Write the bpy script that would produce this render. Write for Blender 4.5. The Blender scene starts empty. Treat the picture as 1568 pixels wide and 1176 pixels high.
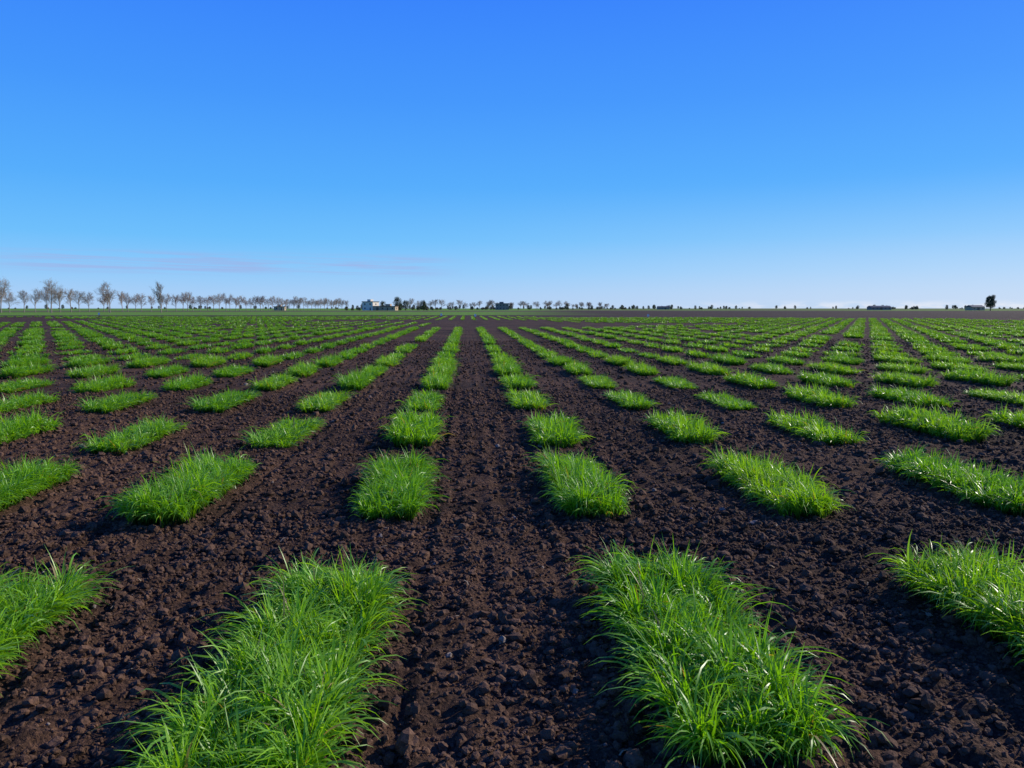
import bpy, bmesh, math, random
import numpy as np
from mathutils import Vector, Matrix, Quaternion

R = math.radians
scene = bpy.context.scene
scene.view_settings.view_transform = 'Standard'
scene.view_settings.look = 'None'
scene.view_settings.exposure = 0
scene.view_settings.gamma = 1
rng = np.random.default_rng(7)
random.seed(7)
SUN_AZ, SUN_EL = 67.0, 25.0      # azimuth clockwise from +Y (row direction)

# ------------------------------------------------------------------ helpers
def link(ob, parent=None):
    scene.collection.objects.link(ob)
    if parent is not None:
        ob.parent = parent
    return ob

def empty(name, loc=(0, 0, 0)):
    e = bpy.data.objects.new(name, None)
    e.empty_display_size = 0.2
    e.location = loc
    return link(e)

def np_mesh(name, verts, faces, smooth=True, attr=None, mat=None):
    """verts (N,3), faces (M,k) constant k"""
    me = bpy.data.meshes.new(name)
    verts = np.ascontiguousarray(verts, dtype=np.float32)
    faces = np.ascontiguousarray(faces, dtype=np.int32)
    M, k = faces.shape
    me.vertices.add(len(verts)); me.vertices.foreach_set("co", verts.ravel())
    me.loops.add(M * k); me.loops.foreach_set("vertex_index", faces.ravel())
    me.polygons.add(M)
    me.polygons.foreach_set("loop_start", np.arange(0, M * k, k, dtype=np.int32))
    me.polygons.foreach_set("use_smooth", np.full(M, smooth, dtype=bool))
    me.update(calc_edges=True)
    if attr is not None:
        a = me.color_attributes.new("info", 'FLOAT_COLOR', 'POINT')
        c = np.ones((len(verts), 4), dtype=np.float32)
        c[:, :attr.shape[1]] = attr
        a.data.foreach_set("color", c.ravel())
    if mat: me.materials.append(mat)
    return me

_tab = np.random.default_rng(3).random((256, 256))
def vnoise(x, y, s=0):
    x = x + 17.3 * s; y = y + 31.7 * s
    xi = np.floor(x).astype(int); yi = np.floor(y).astype(int)
    fx = x - xi; fy = y - yi
    fx = fx * fx * (3 - 2 * fx); fy = fy * fy * (3 - 2 * fy)
    a = _tab[xi & 255, yi & 255]; b = _tab[(xi + 1) & 255, yi & 255]
    c = _tab[xi & 255, (yi + 1) & 255]; d = _tab[(xi + 1) & 255, (yi + 1) & 255]
    return (a * (1 - fx) + b * fx) * (1 - fy) + (c * (1 - fx) + d * fx) * fy

COL0, COLS = -0.63, 1.65
RNG0, RNGS = 3.36, 3.1
def ground_h(x, y):
    r2 = x * x + y * y
    fade = 1.0 / (1.0 + r2 / 1600.0)
    ph = 2 * math.pi * (x - COL0) / (COLS / 8)
    h = 0.010 * np.cos(ph + 2.2 * (vnoise(x * 0.7, y * 0.35, 9) - .5)) * (0.1 + 1.2 * vnoise(x * 1.3, y * 0.6, 5))
    u = np.mod(x - COL0 + COLS / 2, COLS) - COLS / 2 + .03 * (vnoise(x * .3, y * .5, 12) - .5)
    h -= 0.030 * (np.exp(-((u - .36) / .035)**2) + np.exp(-((u + .36) / .04)**2)) * (.1 + 1.2 * vnoise(x * .8, y * .8, 13))
    h += 0.04 * (vnoise(x * 0.9, y * 0.7, 1) - .5)
    h += 0.026 * (vnoise(x * 4, y * 4, 2) - .5)
    n = vnoise(x * 12, y * 12, 3)
    h += 0.036 * (n * n - .33)
    h += 0.020 * (vnoise(x * 27, y * 27, 4) - .5)
    return h * fade

# ------------------------------------------------------------------ node helpers
class NT:
    def __init__(self, tree):
        self.t = tree; self.n = tree.nodes; self.l = tree.links
    def node(self, typ, **kw):
        nd = self.n.new(typ)
        for k, v in kw.items(): setattr(nd, k, v)
        return nd
    def set(self, sock, v):
        if isinstance(v, bpy.types.NodeSocket): self.l.new(v, sock)
        else: sock.default_value = v
    def math(self, op, a, b=None, c=None, clamp=False):
        nd = self.node("ShaderNodeMath", operation=op, use_clamp=clamp)
        self.set(nd.inputs[0], a)
        if b is not None: self.set(nd.inputs[1], b)
        if c is not None: self.set(nd.inputs[2], c)
        return nd.outputs[0]
    def mix(self, f, a, b, blend='MIX'):
        nd = self.node("ShaderNodeMix", data_type='RGBA', blend_type=blend)
        self.set(nd.inputs[0], f); self.set(nd.inputs[6], a); self.set(nd.inputs[7], b)
        return nd.outputs[2]
    def ss(self, v, lo, hi):
        nd = self.node("ShaderNodeMapRange", interpolation_type='SMOOTHSTEP')
        self.set(nd.inputs[0], v); nd.inputs[1].default_value = lo; nd.inputs[2].default_value = hi
        nd.inputs[3].default_value = 0; nd.inputs[4].default_value = 1
        return nd.outputs[0]
    def noise(self, vec, scale, detail=4, rough=.55):
        nd = self.node("ShaderNodeTexNoise")
        self.l.new(vec, nd.inputs["Vector"]); nd.inputs["Scale"].default_value = scale
        nd.inputs["Detail"].default_value = detail; nd.inputs["Roughness"].default_value = rough
        return nd.outputs[0]
    def scalev(self, vec, s):
        nd = self.node("ShaderNodeVectorMath", operation='MULTIPLY')
        self.l.new(vec, nd.inputs[0]); nd.inputs[1].default_value = s
        return nd.outputs[0]

def new_mat(name):
    m = bpy.data.materials.new(name); m.use_nodes = True
    t = NT(m.node_tree); bs = m.node_tree.nodes["Principled BSDF"]
    return m, t, bs, m.node_tree.nodes["Material Output"]

def simple_mat(name, col, rough=.8, var=.25, scale=2.0):
    m, t, bs, out = new_mat(name)
    tc = t.node("ShaderNodeTexCoord")
    n = t.noise(tc.outputs["Object"], scale, 3)
    c = t.mix(n, (col[0]*(1-var), col[1]*(1-var), col[2]*(1-var), 1), (min(1,col[0]*(1+var)), min(1,col[1]*(1+var)), min(1,col[2]*(1+var)), 1))
    t.l.new(c, bs.inputs["Base Color"]); bs.inputs["Roughness"].default_value = rough
    return m

def s2l(r, g, b):
    f = lambda c: (c/255/12.92) if c/255 <= .04045 else ((c/255+.055)/1.055)**2.4
    return (f(r), f(g), f(b), 1)

# ------------------------------------------------------------------ world
world = bpy.data.worlds.new("World"); scene.world = world; world.use_nodes = True
W = NT(world.node_tree); W.n.clear()
out = W.node("ShaderNodeOutputWorld")
sky = W.node("ShaderNodeTexSky", sky_type='NISHITA', sun_disc=False)
sky.sun_elevation = R(SUN_EL); sky.sun_rotation = R(SUN_AZ)
sky.air_density = 1.0; sky.dust_density = 0.6; sky.ozone_density = 2.0
bg1 = W.node("ShaderNodeBackground"); bg1.inputs[1].default_value = 0.10
W.l.new(sky.outputs[0], bg1.inputs[0])
tc = W.node("ShaderNodeTexCoord")
sep = W.node("ShaderNodeSeparateXYZ"); W.l.new(tc.outputs["Generated"], sep.inputs[0])
X, Y, Z = sep.outputs
ramp = W.node("ShaderNodeValToRGB"); W.l.new(Z, ramp.inputs[0])
cr = ramp.color_ramp
stops = [(0.0, (178, 209, 246)), (0.018, (168, 208, 250)), (0.045, (142, 203, 254)), (0.085, (108, 192, 255)),
         (0.15, (83, 174, 255)), (0.25, (66, 152, 255)), (0.37, (52, 130, 255)), (0.7, (30, 84, 200)), (1.0, (20, 60, 160))]
while len(cr.elements) < len(stops): cr.elements.new(0.5)
for e, (p, c) in zip(cr.elements, stops):
    e.position = p; e.color = s2l(*c)
az = W.math('ARCTAN2', X, Y)
hf = W.math('MULTIPLY', W.ss(az, -0.30, 0.9), W.math('SUBTRACT', 1.0, W.ss(Z, -0.03, 0.17)))
col = W.mix(W.math('MULTIPLY', hf, 0.60), ramp.outputs[0], s2l(216, 229, 248))
cmb = W.node("ShaderNodeCombineXYZ")
W.set(cmb.inputs[0], W.math('MULTIPLY', az, 4.0)); W.set(cmb.inputs[1], W.math('MULTIPLY', W.math('MULTIPLY_ADD', az, 0.015, Z), 120.0)); cmb.inputs[2].default_value = 1.7
cn = W.noise(cmb.outputs[0], 1.5, 5, .6)
cm = W.math('MULTIPLY', W.ss(Z, 0.036, 0.048), W.math('SUBTRACT', 1.0, W.ss(Z, 0.060, 0.070)))
cm = W.math('MULTIPLY', cm, W.math('MULTIPLY', W.ss(az, -0.58, -0.46), W.math('SUBTRACT', 1.0, W.ss(az, -0.10, 0.02))))
cf = W.math('MULTIPLY', W.math('MULTIPLY', W.ss(cn, 0.38, 0.62), cm), 0.62)
col = W.mix(cf, col, s2l(160, 176, 230))
cmb2 = W.node("ShaderNodeCombineXYZ")
W.set(cmb2.inputs[0], W.math('MULTIPLY', az, 26.0)); W.set(cmb2.inputs[1], W.math('MULTIPLY', Z, 90.0)); cmb2.inputs[2].default_value = 4.1
cn2 = W.noise(cmb2.outputs[0], 1.2, 5, .6)
cm2 = W.math('MULTIPLY', W.math('SUBTRACT', 1.0, W.ss(Z, 0.003, 0.011)), W.ss(az, 0.15, 0.5))
col = W.mix(W.math('MULTIPLY', W.math('MULTIPLY', W.ss(cn2, .4, .6), cm2), .6), col, s2l(236, 240, 250))
bg2 = W.node("ShaderNodeBackground"); bg2.inputs[1].default_value = 1.0
W.l.new(col, bg2.inputs[0])
mx = W.node("ShaderNodeMixShader"); mx.inputs[0].default_value = 0.95
W.l.new(bg1.outputs[0], mx.inputs[1]); W.l.new(bg2.outputs[0], mx.inputs[2]); W.l.new(mx.outputs[0], out.inputs[0])

sd = bpy.data.lights.new("sun", 'SUN'); sd.energy = 5.0; sd.angle = R(0.5); sd.color = (1.0, 0.93, 0.79)
sun = link(bpy.data.objects.new("sun", sd))
d = Vector((math.sin(R(SUN_AZ)) * math.cos(R(SUN_EL)), math.cos(R(SUN_AZ)) * math.cos(R(SUN_EL)), math.sin(R(SUN_EL))))
sun.rotation_euler = d.to_track_quat('Z', 'Y').to_euler(); sun.location = d * 60

# ------------------------------------------------------------------ camera
cam = bpy.data.cameras.new("camera"); cam.lens = 27.05; cam.sensor_width = 36; cam.clip_end = 20000; cam.clip_start = .05
co = link(bpy.data.objects.new("camera", cam)); co.location = (0, 0, 1.6)
co.rotation_euler = (R(90 - 5.62), 0, R(-3.35)); scene.camera = co

# ------------------------------------------------------------------ materials
def soil_nodes(t, P):
    big = t.noise(P, 0.35, 3); mid = t.noise(P, 5.0, 3); fine = t.noise(P, 60, 3, .65)
    f = t.math('MULTIPLY_ADD', big, .6, t.math('MULTIPLY', mid, .5))
    c = t.mix(t.ss(f, .36, .72), (0.046, 0.026, 0.016, 1), (0.175, 0.094, 0.056, 1))
    c = t.mix(t.ss(fine, .35, .70), t.mix(.70, c, (0.009, 0.006, 0.0045, 1)), c)
    return c

soil, t, bs, mo = new_mat("soil")
geo = t.node("ShaderNodeNewGeometry"); P = geo.outputs["Position"]
c = soil_nodes(t, P)
sp = t.node("ShaderNodeSeparateXYZ"); t.l.new(P, sp.inputs[0]); PX, PY, PZ = sp.outputs
edge = t.math('MULTIPLY_ADD', t.math('MAXIMUM', PX, 0.0), -0.55, 152.0)
past = t.ss(t.math('SUBTRACT', PY, edge), -1.0, 3.0)
strk = t.noise(t.scalev(P, (0.012, 0.05, 1)), 1.0, 3, .6)
strk2 = t.noise(t.scalev(P, (0.004, 0.012, 1)), 1.0, 3, .6)
brown = t.mix(strk, (0.035, 0.022, 0.015, 1), (0.080, 0.048, 0.032, 1))
green = t.mix(strk, (0.08, 0.18, 0.020, 1), (0.18, 0.32, 0.035, 1))
dull = t.mix(strk2, (0.09, 0.14, 0.030, 1), (0.15, 0.11, 0.06, 1))
side = t.ss(t.math('SUBTRACT', PX, t.math('MULTIPLY', PY, 0.10)), -25, 25)
z1 = t.ss(PY, 178, 184); z2 = t.ss(PY, 330, 345); z3 = t.ss(PY, 520, 540)
left = t.mix(z1, brown, green); left = t.mix(z2, left, dull); left = t.mix(z3, left, green)
zr = t.ss(PY, 480, 520)
right = t.mix(zr, brown, t.mix(t.ss(strk2, .4, .55), green, dull))
far = t.mix(side, left, right)
fcol = t.mix(past, c, far)
t.l.new(fcol, bs.inputs["Base Color"]); bs.inputs["Roughness"].default_value = .95
bs.inputs["Specular IOR Level"].default_value = .12
b1 = t.node("ShaderNodeBump"); b1.inputs["Strength"].default_value = 1.0; b1.inputs["Distance"].default_value = .025
vor = t.node("ShaderNodeTexVoronoi"); t.l.new(P, vor.inputs["Vector"]); vor.inputs["Scale"].default_value = 38
h = t.math('SUBTRACT', t.noise(P, 45, 4, .7), t.math('MULTIPLY', vor.outputs[0], .5))
t.l.new(h, b1.inputs["Height"]); t.l.new(b1.outputs[0], bs.inputs["Normal"])

clodm, t, bs, mo = new_mat("soil_clod")
geo = t.node("ShaderNodeNewGeometry"); P = geo.outputs["Position"]
c = soil_nodes(t, P)
rn = t.node("ShaderNodeAttribute", attribute_name="info")
rs = t.node("ShaderNodeSeparateColor"); t.l.new(rn.outputs["Color"], rs.inputs[0])
c = t.mix(t.math('MULTIPLY', rs.outputs[0], .75), c, t.mix(.5, c, (0.23, 0.13, 0.082, 1)))
c = t.mix(t.ss(rs.outputs[0], .9965, .998), c, (0.24, 0.19, 0.15, 1))
t.l.new(c, bs.inputs["Base Color"]); bs.inputs["Roughness"].default_value = .9; bs.inputs["Specular IOR Level"].default_value = .15
b1 = t.node("ShaderNodeBump"); b1.inputs["Strength"].default_value = .8; b1.inputs["Distance"].default_value = .006
t.l.new(t.noise(P, 130, 3, .7), b1.inputs["Height"]); t.l.new(b1.outputs[0], bs.inputs["Normal"])

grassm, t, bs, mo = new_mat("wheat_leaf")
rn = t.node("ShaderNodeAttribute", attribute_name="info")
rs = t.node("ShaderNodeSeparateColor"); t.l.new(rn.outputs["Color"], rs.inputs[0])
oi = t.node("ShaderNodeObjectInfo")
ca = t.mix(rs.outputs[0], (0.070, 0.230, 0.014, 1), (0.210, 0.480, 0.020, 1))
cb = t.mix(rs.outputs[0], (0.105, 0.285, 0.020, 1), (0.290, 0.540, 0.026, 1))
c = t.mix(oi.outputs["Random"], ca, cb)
c = t.mix(t.math('SUBTRACT', 1.0, t.ss(rs.outputs[1], .05, .50)), c, (0.022, 0.064, 0.010, 1))  # lower blade darkened in colour, painting the shade inside the stand
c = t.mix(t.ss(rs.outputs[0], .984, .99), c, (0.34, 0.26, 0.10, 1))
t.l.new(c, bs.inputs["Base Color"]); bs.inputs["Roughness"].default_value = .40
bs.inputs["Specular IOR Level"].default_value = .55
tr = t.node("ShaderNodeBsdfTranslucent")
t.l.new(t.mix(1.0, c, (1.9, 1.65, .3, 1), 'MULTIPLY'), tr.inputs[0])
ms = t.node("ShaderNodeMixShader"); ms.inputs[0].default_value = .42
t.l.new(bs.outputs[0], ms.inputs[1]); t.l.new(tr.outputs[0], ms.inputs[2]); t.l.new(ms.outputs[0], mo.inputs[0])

# ------------------------------------------------------------------ ground sheet
def axis(lo, hi, step, glo, ghi, ext):
    mid = list(np.arange(lo, hi, step)); a = []; s = step; x = lo
    while x > -ext: s *= glo; x -= s; a.append(x)
    b = []; s = step; x = mid[-1]
    while x < ext: s *= ghi; x += s; b.append(x)
    return np.array(a[::-1] + mid + b)
gx = axis(-5.5, 6.5, .026, 1.045, 1.045, 9000)
gy = axis(1.7, 9.0, .026, 1.2, 1.04, 9000)
GX, GY = np.meshgrid(gx, gy)
V = np.stack([GX, GY, ground_h(GX, GY)], -1).reshape(-1, 3)
nx, ny = len(gx), len(gy)
I = (np.arange(ny - 1)[:, None] * nx + np.arange(nx - 1)[None]).ravel()
F = np.stack([I, I + 1, I + nx + 1, I + nx], 1)
ground = link(bpy.data.objects.new("ground", np_mesh("ground", V, F, True, mat=soil)))

# ------------------------------------------------------------------ clods
def clod_base(sub, seed):
    bm = bmesh.new(); bmesh.ops.create_icosphere(bm, subdivisions=sub, radius=1)
    r = np.random.default_rng(seed)
    vs = np.array([v.co[:] for v in bm.verts]); fs = np.array([[v.index for v in f.verts] for f in bm.faces])
    bm.free()
    k = r.normal(size=(4, 3)); ph = r.random(4) * 6
    rad = 1 + .16 * np.sin(vs @ k.T * 2.2 + ph).sum(1) * .7 + r.normal(0, .12, len(vs))
    return vs * rad[:, None], fs
def rand_rot(n):
    q = rng.normal(size=(n, 4)); q /= np.linalg.norm(q, axis=1)[:, None]
    w, x, y, z = q.T
    return np.stack([np.stack([1-2*(y*y+z*z), 2*(x*y-z*w), 2*(x*z+y*w)], -1),
                     np.stack([2*(x*y+z*w), 1-2*(x*x+z*z), 2*(y*z-x*w)], -1),
                     np.stack([2*(x*z-y*w), 2*(y*z+x*w), 1-2*(x*x+y*y)], -1)], 1)
allV, allF, allA = [], [], []; off = 0
def add_clods(n, y0, y1, sub, smed, ssig, smax):
    global off
    y = np.sqrt(rng.random(n) * (y1**2 - y0**2) + y0**2)
    x = (rng.random(n) * 2 - 1) * (y * .72 + .9) + y * .06
    keep = vnoise(x * 3, y * 1.5, 8) * .6 + rng.random(n) * .7 + .12 * np.cos(2*math.pi*(x-COL0)/(COLS/8)) > .42
    x, y = x[keep], y[keep]; n = len(x)
    s = np.minimum(smed * np.exp(rng.normal(0, ssig, n)), smax)
    z = ground_h(x, y) + s * .35
    Rm = rand_rot(n); kind = rng.integers(0, 6, n)
    for kd in range(6):
        bv, bf = clod_base(sub, kd + sub * 10)
        m = kind == kd; k = m.sum()
        sc = s[m][:, None] * rng.uniform(.6, 1.2, (k, 3))
        v = np.einsum('nij,nvj->nvi', Rm[m], bv[None] * sc[:, None, :])
        v[..., 2] *= .8
        v += np.stack([x[m], y[m], z[m]], -1)[:, None, :]
        allV.append(v.reshape(-1, 3))
        allF.append((bf[None] + (np.arange(k) * len(bv))[:, None, None]).reshape(-1, 3) + off)
        allA.append(np.repeat(rng.random(k), len(bv))[:, None])
        off += k * len(bv)
add_clods(24000, 1.6, 6.0, 2, .0125, .46, .038)
add_clods(40000, 1.6, 6.0, 1, .0065, .35, .02)
add_clods(56000, 6.0, 15.0, 1, .0155, .46, .046)
add_clods(34000, 15.0, 38.0, 1, .026, .4, .06)
clods = link(bpy.data.objects.new("soil_clods", np_mesh("soil_clods", np.concatenate(allV), np.concatenate(allF), False, attr=np.concatenate(allA), mat=clodm)))

# straw fragments
n = 420
y = np.sqrt(rng.random(n) * (14**2 - 1.8**2) + 1.8**2); x = (rng.random(n) * 2 - 1) * (y * .75 + .9) + y * .06
a = rng.random(n) * 6.28; L = rng.uniform(.010, .035, n); w = rng.uniform(.001, .0025, n) * (1 + y / 8)
z = ground_h(x, y) + .018; dz = rng.normal(0, .006, n)
dx, dy = np.cos(a), np.sin(a)
sv = []
for (e, s, b) in ((-1, -1, 0), (-1, 1, 0), (0, 1, 1), (0, -1, 1), (1, -1, 0), (1, 1, 0)):
    sv.append(np.stack([x + dx * L * e - dy * w * s - dy * L * .15 * b, y + dy * L * e + dx * w * s + dx * L * .15 * b, z + dz * e + .004 * b], -1))
SV = np.stack(sv, 1).reshape(-1, 3); bI = np.arange(n) * 6
SF = np.concatenate([np.stack([bI, bI+1, bI+2, bI+3], 1), np.stack([bI+3, bI+2, bI+5, bI+4], 1)])
strawm = simple_mat("dry_straw", (0.26, 0.20, 0.12), .8, .3, 8)
link(bpy.data.objects.new("straw_fragments", np_mesh("straw_fragments", SV, SF, False, mat=strawm)))

# ------------------------------------------------------------------ grass plots
def grass_mesh(name, n, segs, width, seed, Wd=.33, Lp=1.68, L0=.235, flop=.08, spread=.5):
    r = np.random.default_rng(seed)
    per = 9; nc = n // per; n = nc * per
    line = r.integers(0, 5, nc)
    cx = (line / 4 - .5) * Wd * .95 + r.normal(0, .018, nc)
    cy = (r.random(nc) - .5) * Lp
    endcut = Lp / 2 - r.random(5)[line] * .12
    cy = np.clip(cy, -endcut, endcut) + r.normal(0, .02, nc)
    x = np.repeat(cx, per) + r.normal(0, .009, n); y = np.repeat(cy, per) + r.normal(0, .009, n)
    ex = np.clip(x / (Wd / 2), -1.2, 1.2); ey = np.clip(y / (Lp / 2), -1.1, 1.1)
    ang = np.repeat(r.random(nc) * 2 * math.pi, per) + r.normal(0, .8, n)
    dx = np.cos(ang) + ex**3 * spread - .28; dy = np.sin(ang) + ey**7 * .6
    q = np.hypot(dx, dy); dx /= q; dy /= q
    hn = vnoise(x * 9 + seed, y * 8, seed % 7) * .6 + .70
    tuft = np.repeat(r.normal(1, .12, nc), per)
    L = np.clip(r.normal(L0, L0 * .17, n), L0 * .4, L0 * 1.3) * hn * tuft
    edge = np.maximum(np.abs(ex), np.abs(ey)**4)
    th0 = np.abs(r.normal(.05, .15, n)) + .05 * edge**2
    th1 = np.where(r.random(n) < .22, r.uniform(.3, .9, n), r.uniform(1.2, 3.0, n))
    fl = (r.random(n) < flop) & (edge > .6)
    L = np.where(fl, L * 1.25, L); th0 = np.where(fl, th0 + .25, th0); th1 = np.where(fl, r.uniform(1.9, 2.6, n), th1)
    px, py, pz = x.copy(), y.copy(), np.full(n, -.02)
    tw0 = r.normal(0, .5, n); tw1 = r.normal(0, 1.1, n)
    bend = r.normal(0, .5, n)
    wj = width * r.uniform(.65, 1.3, n)
    Vs, As = [], []
    rnd = np.clip(np.repeat(r.random(nc), per) * .5 + r.random(n) * .5, 0, .98)
    rnd = np.where(r.random(n) < .012, .995, rnd)
    for i in range(segs + 1):
        tt = i / segs
        wprof = (.55 + .9 * tt) if tt < .4 else (.92 * (1 - ((tt - .4) / .6)**1.8) + .03)
        cb_, sb_ = np.cos(bend * tt), np.sin(bend * tt)
        hx, hy = dx * cb_ - dy * sb_, dx * sb_ + dy * cb_
        a = tw0 + tw1 * tt
        sx = -hy * np.cos(a) + hx * np.sin(a) * .3; sy = hx * np.cos(a) + hy * np.sin(a) * .3; sz = np.sin(a) * .8
        hw = wj * wprof * .5
        p = np.stack([px, py, pz], -1); s = np.stack([sx, sy, sz], -1) * hw[:, None]
        Vs += [p - s, p + s]
        inf = np.stack([rnd, np.full(n, tt)], -1); As += [inf, inf]
        th = th0 + (th1 - th0) * ((i + .5) / segs)**1.7
        st = L / segs
        px = px + hx * np.sin(th) * st; py = py + hy * np.sin(th) * st; pz = pz + np.cos(th) * st
        pz = np.maximum(pz, .015)
    k = 2 * (segs + 1)
    V = np.stack(Vs, 1).reshape(-1, 3); A = np.stack(As, 1).reshape(-1, 2)
    base = (np.arange(n) * k)[:, None, None]
    f = np.array([[2*i, 2*i+1, 2*i+3, 2*i+2] for i in range(segs)])[None]
    F = (base + f).reshape(-1, 4)
    return np_mesh(name, V, F, True, attr=A, mat=grassm)

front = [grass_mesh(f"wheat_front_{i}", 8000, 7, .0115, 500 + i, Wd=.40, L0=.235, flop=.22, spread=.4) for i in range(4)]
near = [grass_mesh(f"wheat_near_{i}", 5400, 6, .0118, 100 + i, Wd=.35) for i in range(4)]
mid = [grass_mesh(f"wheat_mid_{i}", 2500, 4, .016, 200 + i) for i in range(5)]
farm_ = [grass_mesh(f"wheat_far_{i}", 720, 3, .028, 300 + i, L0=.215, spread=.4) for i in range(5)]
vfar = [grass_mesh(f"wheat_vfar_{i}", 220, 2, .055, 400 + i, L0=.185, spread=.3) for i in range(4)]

plots = empty("wheat_plots")
cnt = 0
fshift = {-1: (-.06, 0, 1), 0: (-.10, -.10, 1.13), 1: (.0, -.04, 1.06), 2: (.07, 0.02, 1)}
for j in range(0, 50):
    yb = RNG0 + j * RNGS
    for i in range(-75, 85):
        xb = COL0 + i * COLS
        if abs(xb - .06 * yb) > yb * .74 + 3.5: continue
        if yb > 150 - .55 * max(xb, 0): continue
        bare = float(vnoise(np.array(xb * .05), np.array(yb * .05), 6))
        if yb > 60 and bare > .72: continue
        if yb > 14 and random.random() < .035: continue
        lst = front if yb < 4 else near if yb < 8 else mid if yb < 24 else farm_ if yb < 62 else vfar
        x = xb + random.gauss(0, .03); y = yb + random.gauss(0, .06)
        sy = random.uniform(.93, 1.05)
        if j == 0:
            q = fshift.get(i, (0, 0, 1)); x = xb + q[0]; y = yb + q[1]; sy = q[2]
        o = bpy.data.objects.new(f"wheat_plot_{cnt:04d}", random.choice(lst)); cnt += 1
        o.location = (x, y, float(ground_h(np.array(x), np.array(y))) - .01)
        o.rotation_euler = (0, 0, random.choice([0, math.pi]) + random.gauss(0, .012))
        if j == 0 and i == 0: o.rotation_euler = (0, 0, -.03)
        hs = random.gauss(.97, .14) if yb > 8 else random.gauss(1.0, .04)
        o.scale = (random.uniform(.92, 1.10) if j else 1.0, sy, min(max(hs, .65), 1.25))
        link(o, plots)
print("plots", cnt)

# ------------------------------------------------------------------ trees
bark = simple_mat("bark_bare", (0.27, 0.215, 0.175), .9, .3, 1.5)
barkd = simple_mat("bark_dark", (0.07, 0.05, 0.035), .9, .3, 1.5)
def leaf_mat(name, a, b):
    m, t, bs, mo = new_mat(name)
    rn = t.node("ShaderNodeAttribute", attribute_name="info")
    rs = t.node("ShaderNodeSeparateColor"); t.l.new(rn.outputs["Color"], rs.inputs[0])
    c = t.mix(rs.outputs[0], a, b); t.l.new(c, bs.inputs["Base Color"]); bs.inputs["Roughness"].default_value = .7
    return m
leafm = leaf_mat("evergreen_leaf", (0.020, 0.036, 0.010, 1), (0.065, 0.090, 0.024, 1))
leafo = leaf_mat("olive_leaf", (0.06, 0.075, 0.03, 1), (0.15, 0.14, 0.06, 1))

def tube(vs, fs, p0, p1, r0, r1, n):
    d = (p1 - p0).normalized(); u = d.orthogonal().normalized(); v = d.cross(u)
    b = len(vs)
    for p, r in ((p0, r0), (p1, r1)):
        for k in range(n):
            a = 2 * math.pi * k / n; vs.append(p + (u * math.cos(a) + v * math.sin(a)) * r)
    for k in range(n):
        fs.append((b + k, b + (k + 1) % n, b + n + (k + 1) % n, b + n + k))
def bare_tree(name, seed, H=10, spread=.75, clear=.25):
    r = random.Random(seed); vs, fs = [], []
    def grow(p, d, L, rad, lev):
        segs = 4 if lev == 0 else 2 if lev < 3 else 1
        pts = [p.copy()]
        for s in range(segs):
            g = .04 if lev == 0 else .1
            d = (d + Vector((r.gauss(0, g), r.gauss(0, g), r.gauss(.08, .05)))).normalized()
            q = pts[-1] + d * L / segs
            f0, f1 = 1 - .6 * s / segs, 1 - .6 * (s + 1) / segs
            tube(vs, fs, pts[-1], q, rad * f0, rad * f1, 6 if lev == 0 else 3); pts.append(q)
        if lev == 4: return
        nchild = [11, 6, 5, 4][lev]
        for c in range(nchild):
            tt = (clear + (1 - clear) * (c + r.random()) / nchild) if lev == 0 else .25 + .75 * (c + r.random()) / nchild
            k = min(int(tt * segs), segs - 1); f = tt * segs - k
            q = pts[k].lerp(pts[k + 1], min(f, 1))
            a = r.random() * 2 * math.pi + c * 2.4
            ax = d.orthogonal().normalized(); ax.rotate(Quaternion(d, a))
            nd = (d * math.cos(spread) + ax * math.sin(spread) * r.uniform(.8, 1.2)).normalized()
            fac = [.46 * (1.15 - .5 * tt), .55, .6, .65][lev]
            grow(q, nd, L * fac * r.uniform(.8, 1.2), max(rad * (.40 if lev == 0 else .5), .017), lev + 1)
    grow(Vector((0, 0, -.1)), Vector((0, 0, 1)), H * .74, H * .020, 0)
    return np_mesh(name, np.array([v[:] for v in vs]), np.array(fs), True, mat=bark)
bt = [bare_tree(f"bare_tree_{k}", 50 + k, 10, [.7, .75, .62, .7, .4][k], [.30, .34, .28, .34, .2][k]) for k in range(5)]

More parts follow.
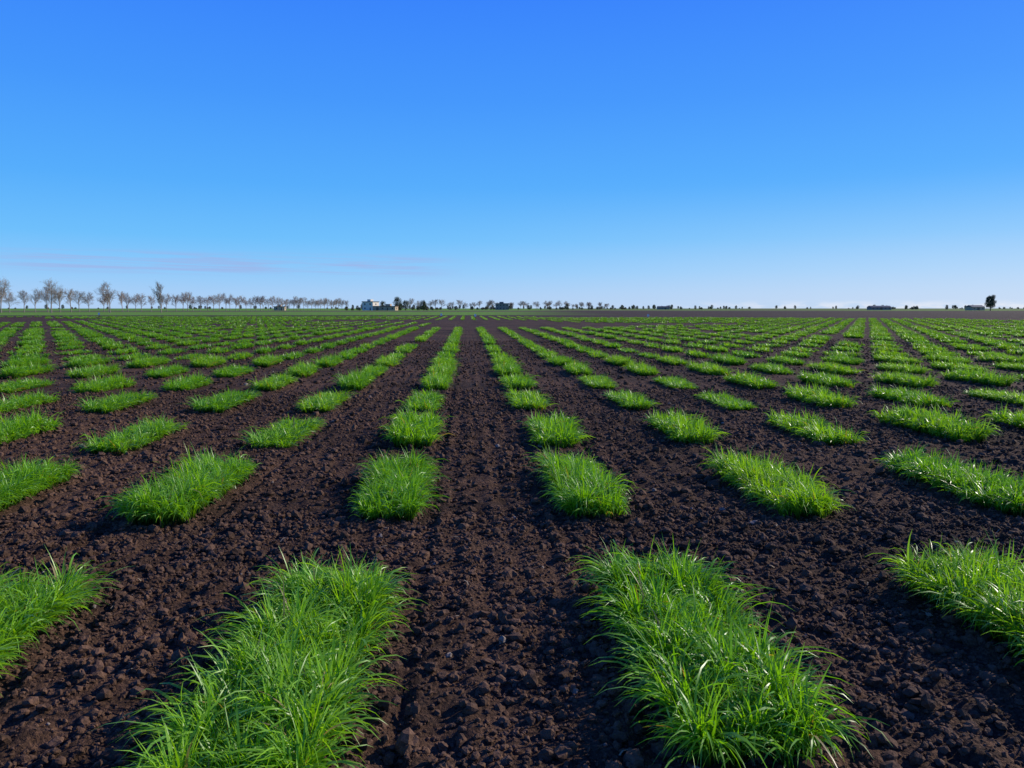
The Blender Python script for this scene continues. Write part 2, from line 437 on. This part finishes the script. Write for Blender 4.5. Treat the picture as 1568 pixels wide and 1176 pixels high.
def leafy_tree(name, seed, H, Wc, trunk=.2, n=2600, leaf=.32, lm=None, full=0):
    r = np.random.default_rng(seed); rr = random.Random(seed); vs, fs = [], []
    z0 = H * trunk
    tube(vs, fs, Vector((0, 0, -.2)), Vector((.05, .05, z0 + H * .1)), H * .035, H * .024, 7)
    tube(vs, fs, Vector((.05, .05, z0 + H * .1)), Vector((0, 0, H * .8)), H * .024, H * .008, 6)
    nk = 24 if full else 16; cen = []
    for k in range(nk):
        f = (k + .5) / nk; a = k * 2.4 + rr.random()
        prof = (math.sin(math.pi * min(f * .86 + .10, 1))**(.3 if full else .5))
        rad = Wc * .5 * prof * rr.uniform(.35, .75)
        c = Vector((math.cos(a) * rad, math.sin(a) * rad, z0 + (H - z0) * (.08 + .84 * f)))
        cen.append((c, Wc * rr.uniform(.16, .27) * (.6 + .4 * prof)))
        tube(vs, fs, Vector((0, 0, max(z0 * .8, c.z - Wc * .25))), c, H * .012, H * .004, 4)
    wood = np_mesh(name + "_wood", np.array([v[:] for v in vs]), np.array(fs), True, mat=barkd)
    ci = r.integers(0, nk, n)
    C = np.array([c[0][:] for c in cen])[ci]; S = np.array([c[1] for c in cen])[ci]
    dv = r.normal(size=(n, 3)); dv /= np.linalg.norm(dv, axis=1)[:, None]
    P = C + dv * (S * r.uniform(.45, 1.1, n))[:, None]
    u = r.normal(size=(n, 3)); u /= np.linalg.norm(u, axis=1)[:, None]
    w = np.cross(u, dv + .01); w /= np.linalg.norm(w, axis=1)[:, None]
    s = (leaf * r.uniform(.5, 1.2, n) * .5)[:, None]
    Vq = np.stack([P - u*s, P - w*s*.6, P + u*s, P + w*s*.6], 1).reshape(-1, 3)
    Fq = np.arange(n * 4).reshape(-1, 4)
    A = np.repeat(r.random(n) * .6 + .4 * r.random(nk)[ci], 4)[:, None]
    leaves = np_mesh(name + "_leaves", Vq, Fq, False, attr=A, mat=lm or leafm)
    return wood, leaves
def place_leafy(name, meshes, x, y, s=1, rot=0, parent=None):
    e = bpy.data.objects.new(name, None); e.location = (x, y, 0); e.scale = (s, s, s); e.rotation_euler = (0, 0, rot); link(e, parent)
    for m, nm in zip(meshes, ("trunk_and_limbs", "crown")):
        link(bpy.data.objects.new(nm, m), e)
    return e

row = empty("bare_tree_row")
def put_bare(x, y, s, w=1, k=None):
    o = bpy.data.objects.new("bare_tree_part", bt[k if k is not None else random.randrange(4)])
    o.location = (x, y, 0); o.scale = (s * w, s * w, s); o.rotation_euler = (0, 0, random.random() * 6.28); link(o, row)
for k in range(-9, 58):
    f = k / 55
    x = -169 + 68 * f + random.gauss(0, .5); y = 290 + 330 * f + random.gauss(0, 1.0)
    if random.random() < .02: continue
    put_bare(x, y, random.uniform(.74, .98), random.uniform(.85, 1.05))
for (x, y, s, w, k) in [(-147, 283, 1.12, 1.0, None), (-125, 279, 1.02, 1.0, 1), (-104, 270, .95, .8, 4), (-163, 281, 1.15, 1.0, 0)]:
    put_bare(x, y, s, w, k)
row2 = empty("distant_bare_tree_row")
for k in range(46):
    f = k / 45; x = -60 + 265 * f + random.gauss(0, 2); y = 800 + 300 * f + random.gauss(0, 6)
    if random.random() < .1: continue
    o = bpy.data.objects.new("bare_tree_part", random.choice(bt[:4])); s = random.uniform(.7, 1.15)
    o.location = (x, y, 0); o.scale = (s * 1.3, s * 1.3, s); o.rotation_euler = (0, 0, random.random() * 6); link(o, row2)

ever = [leafy_tree(f"evergreen_{k}", 60 + k, 8, 6.5, .12, 2600, .45) for k in range(3)]
bush = [leafy_tree(f"bush_{k}", 70 + k, 4, 5.5, .04, 1500, .5, leafo) for k in range(3)]
colt = leafy_tree("columnar", 81, 10.4, 6.8, .19, 8500, .42, full=1)
place_leafy("evergreen_tree", colt, 357, 508)
for (x, y, s) in [(-52, 590, 1.25), (-47, 600, .95), (-66, 612, .9), (-79, 600, .75), (-33, 592, .95)]:
    place_leafy("evergreen_tree", ever[random.randrange(3)], x, y, s, random.random() * 6)
hed = empty("distant_bush_line")
def bushes(x0, y0, x1, y1, n, smin, smax, ev=.5):
    for k in range(n):
        f = random.random(); s = random.uniform(smin, smax)
        place_leafy("bush_part", (ever if random.random() < ev else bush)[random.randrange(3)], x0 + (x1-x0)*f, y0 + (y1-y0)*f + random.gauss(0, 5), s, random.random()*6, hed)
bushes(-100, 625, -72, 625, 7, .5, .9, .2)
bushes(-90, 640, -20, 660, 16, .35, .8, .3)
bushes(-60, 820, 240, 1120, 60, .5, 1.0, .3)
bushes(250, 1150, 480, 1330, 26, .5, .95, .7)
bushes(600, 1200, 760, 1260, 18, .5, 1.1, .6)
bushes(560, 1000, 900, 1000, 14, .3, .8, .6)
bushes(-1200, 1600, 1500, 1900, 150, .6, 1.3, .6)

# ------------------------------------------------------------------ buildings
wallw = simple_mat("plaster_white", (0.74, 0.66, 0.54), .8, .08, .6)
wallt = simple_mat("plaster_tan", (0.46, 0.33, 0.21), .85, .12, .6)
wallg = simple_mat("plaster_grey", (0.24, 0.21, 0.18), .85, .12, .6)
glass = simple_mat("window_dark", (0.03, 0.04, 0.05), .2, .1, 1)
roofd = simple_mat("roof_dark", (0.06, 0.065, 0.08), .6, .2, .5)
roofr = simple_mat("roof_rust", (0.16, 0.10, 0.08), .8, .2, .5)
def box(name, parent, lo, hi, mat, bevel=0.0):
    bm = bmesh.new(); bmesh.ops.create_cube(bm, size=1)
    for v in bm.verts:
        v.co = Vector([(lo[i] + hi[i]) / 2 + v.co[i] * (hi[i] - lo[i]) for i in range(3)])
    if bevel: bmesh.ops.bevel(bm, geom=bm.edges[:], offset=bevel, segments=1, affect='EDGES')
    me = bpy.data.meshes.new(name); bm.to_mesh(me); bm.free(); me.materials.append(mat)
    return link(bpy.data.objects.new(name, me), parent)
def flat_house(name, x, y, w, dp, h, storeys, wall, roof, rot=0, annex=None):
    e = empty(name, (x, y, 0)); e.rotation_euler = (0, 0, rot)
    box("walls", e, (-w/2, -dp/2, -.1), (w/2, dp/2, h), wall)
    box("roof_slab", e, (-w/2-.35, -dp/2-.35, h + .002), (w/2+.35, dp/2+.35, h + .5), roof)
    box("stair_head", e, (-w*.2, -dp*.2, h + .502), (w*.12, dp*.25, h + 2.0), wall)
    sh = h / storeys; n = max(2, int(w // 3.2))
    for s in range(storeys):
        for k in range(n):
            cx = -w/2 + w * (k + .5) / n; z = s * sh + .95
            if s == 0 and k == n // 2:
                box("door", e, (cx - .5, -dp/2 - .05, 0), (cx + .5, -dp/2 - .003, 2.1), glass); continue
            box("window_frame", e, (cx - .7, -dp/2 - .06, z - .1), (cx + .7, -dp/2 - .003, z + 1.3), wall)
            box("window", e, (cx - .58, -dp/2 - .09, z), (cx + .58, -dp/2 - .063, z + 1.2), glass)
        for sx in (-1, 1):
            box("side_window", e, (sx*w/2 + (.003 if sx > 0 else -.06), -.6, s*sh + .95), (sx*w/2 + (.06 if sx > 0 else -.003), .6, s*sh + 2.1), glass)
    if annex:
        ax, aw, ah = annex
        box("annex_walls", e, (ax, -dp/2 + .5, -.1), (ax + aw, dp/2 - .5, ah), wallt)
        box("annex_roof", e, (ax - .2, -dp/2 + .3, ah + .002), (ax + aw + .2, dp/2 - .3, ah + .2), roofr)
        box("annex_door", e, (ax + aw*.4, -dp/2 + .44, 0), (ax + aw*.4 + 2.2, -dp/2 + .497, min(2.4, ah-.4)), glass)
    return e
def shed(name, x, y, w, dp, h, rh, wall, roof, rot=0):
    e = empty(name, (x, y, 0)); e.rotation_euler = (0, 0, rot)
    box("walls", e, (-w/2, -dp/2, -.1), (w/2, dp/2, h), wall)
    vs = [(-w/2-.3, -dp/2-.4, h+.002), (w/2+.3, -dp/2-.4, h+.002), (w/2+.3, dp/2+.4, h+.002), (-w/2-.3, dp/2+.4, h+.002), (-w/2-.3, 0, h + rh), (w/2+.3, 0, h + rh)]
    me = bpy.data.meshes.new("gable_roof"); me.from_pydata(vs, [], [(0,1,5,4), (2,3,4,5), (0,4,3), (1,2,5), (3,2,1,0)]); me.materials.append(roof)
    link(bpy.data.objects.new("gable_roof", me), e)
    n = max(2, int(w // 4))
    for k in range(n):
        cx = -w/2 + w * (k + .5) / n
        if k == n // 2: box("door", e, (cx - 1.2, -dp/2 - .05, 0), (cx + 1.2, -dp/2 - .003, min(h-.2, 2.4)), glass)
        else: box("window", e, (cx - .6, -dp/2 - .05, h*.45), (cx + .6, -dp/2 - .003, h*.8), glass)
    return e
flat_house("farmhouse", -72.5, 590, 9.5, 8, 6.3, 2, wallw, roofd, -.5, (5, 6, 3.2))
flat_house("farm_outbuilding", -58, 583, 12, 6, 2.8, 1, wallt, roofr, -.3)
flat_house("low_farm_building", -142, 598, 8, 5, 2.6, 1, wallt, roofr, 0)
flat_house("grey_building", 36, 790, 13, 9, 6.2, 2, wallg, roofd, 0)
shed("long_shed", 395, 720, 20, 8, 2.6, 1.5, wallg, roofd, 0)
shed("small_barn", 395, 580, 12, 7, 2.6, 1.5, wallt, roofd, .2)
shed("distant_shed", 270, 1050, 16, 8, 3, 1.6, wallg, roofd, 0)

# ------------------------------------------------------------------ marker stakes in the field
stakem = simple_mat("white_paint", (0.78, 0.78, 0.76), .5, .05, 5)
def stake(x, y, h=.6, name="marker_stake"):
    z = float(ground_h(np.array(x), np.array(y)))
    e = empty(name, (x, y, z))
    box("post", e, (-.03, -.02, -.1), (.03, .02, h), barkd, .004)
    box("label_plate", e, (-.14, -.032, h - .26), (.14, -.022, h + .08), stakem, .002)
for (x, y, h) in [(-54.5, 93, .7), (-60, 130, .8), (1.2, 110, .7), (-4, 122, .7), (28, 118, .6)]:
    stake(x, y, h)
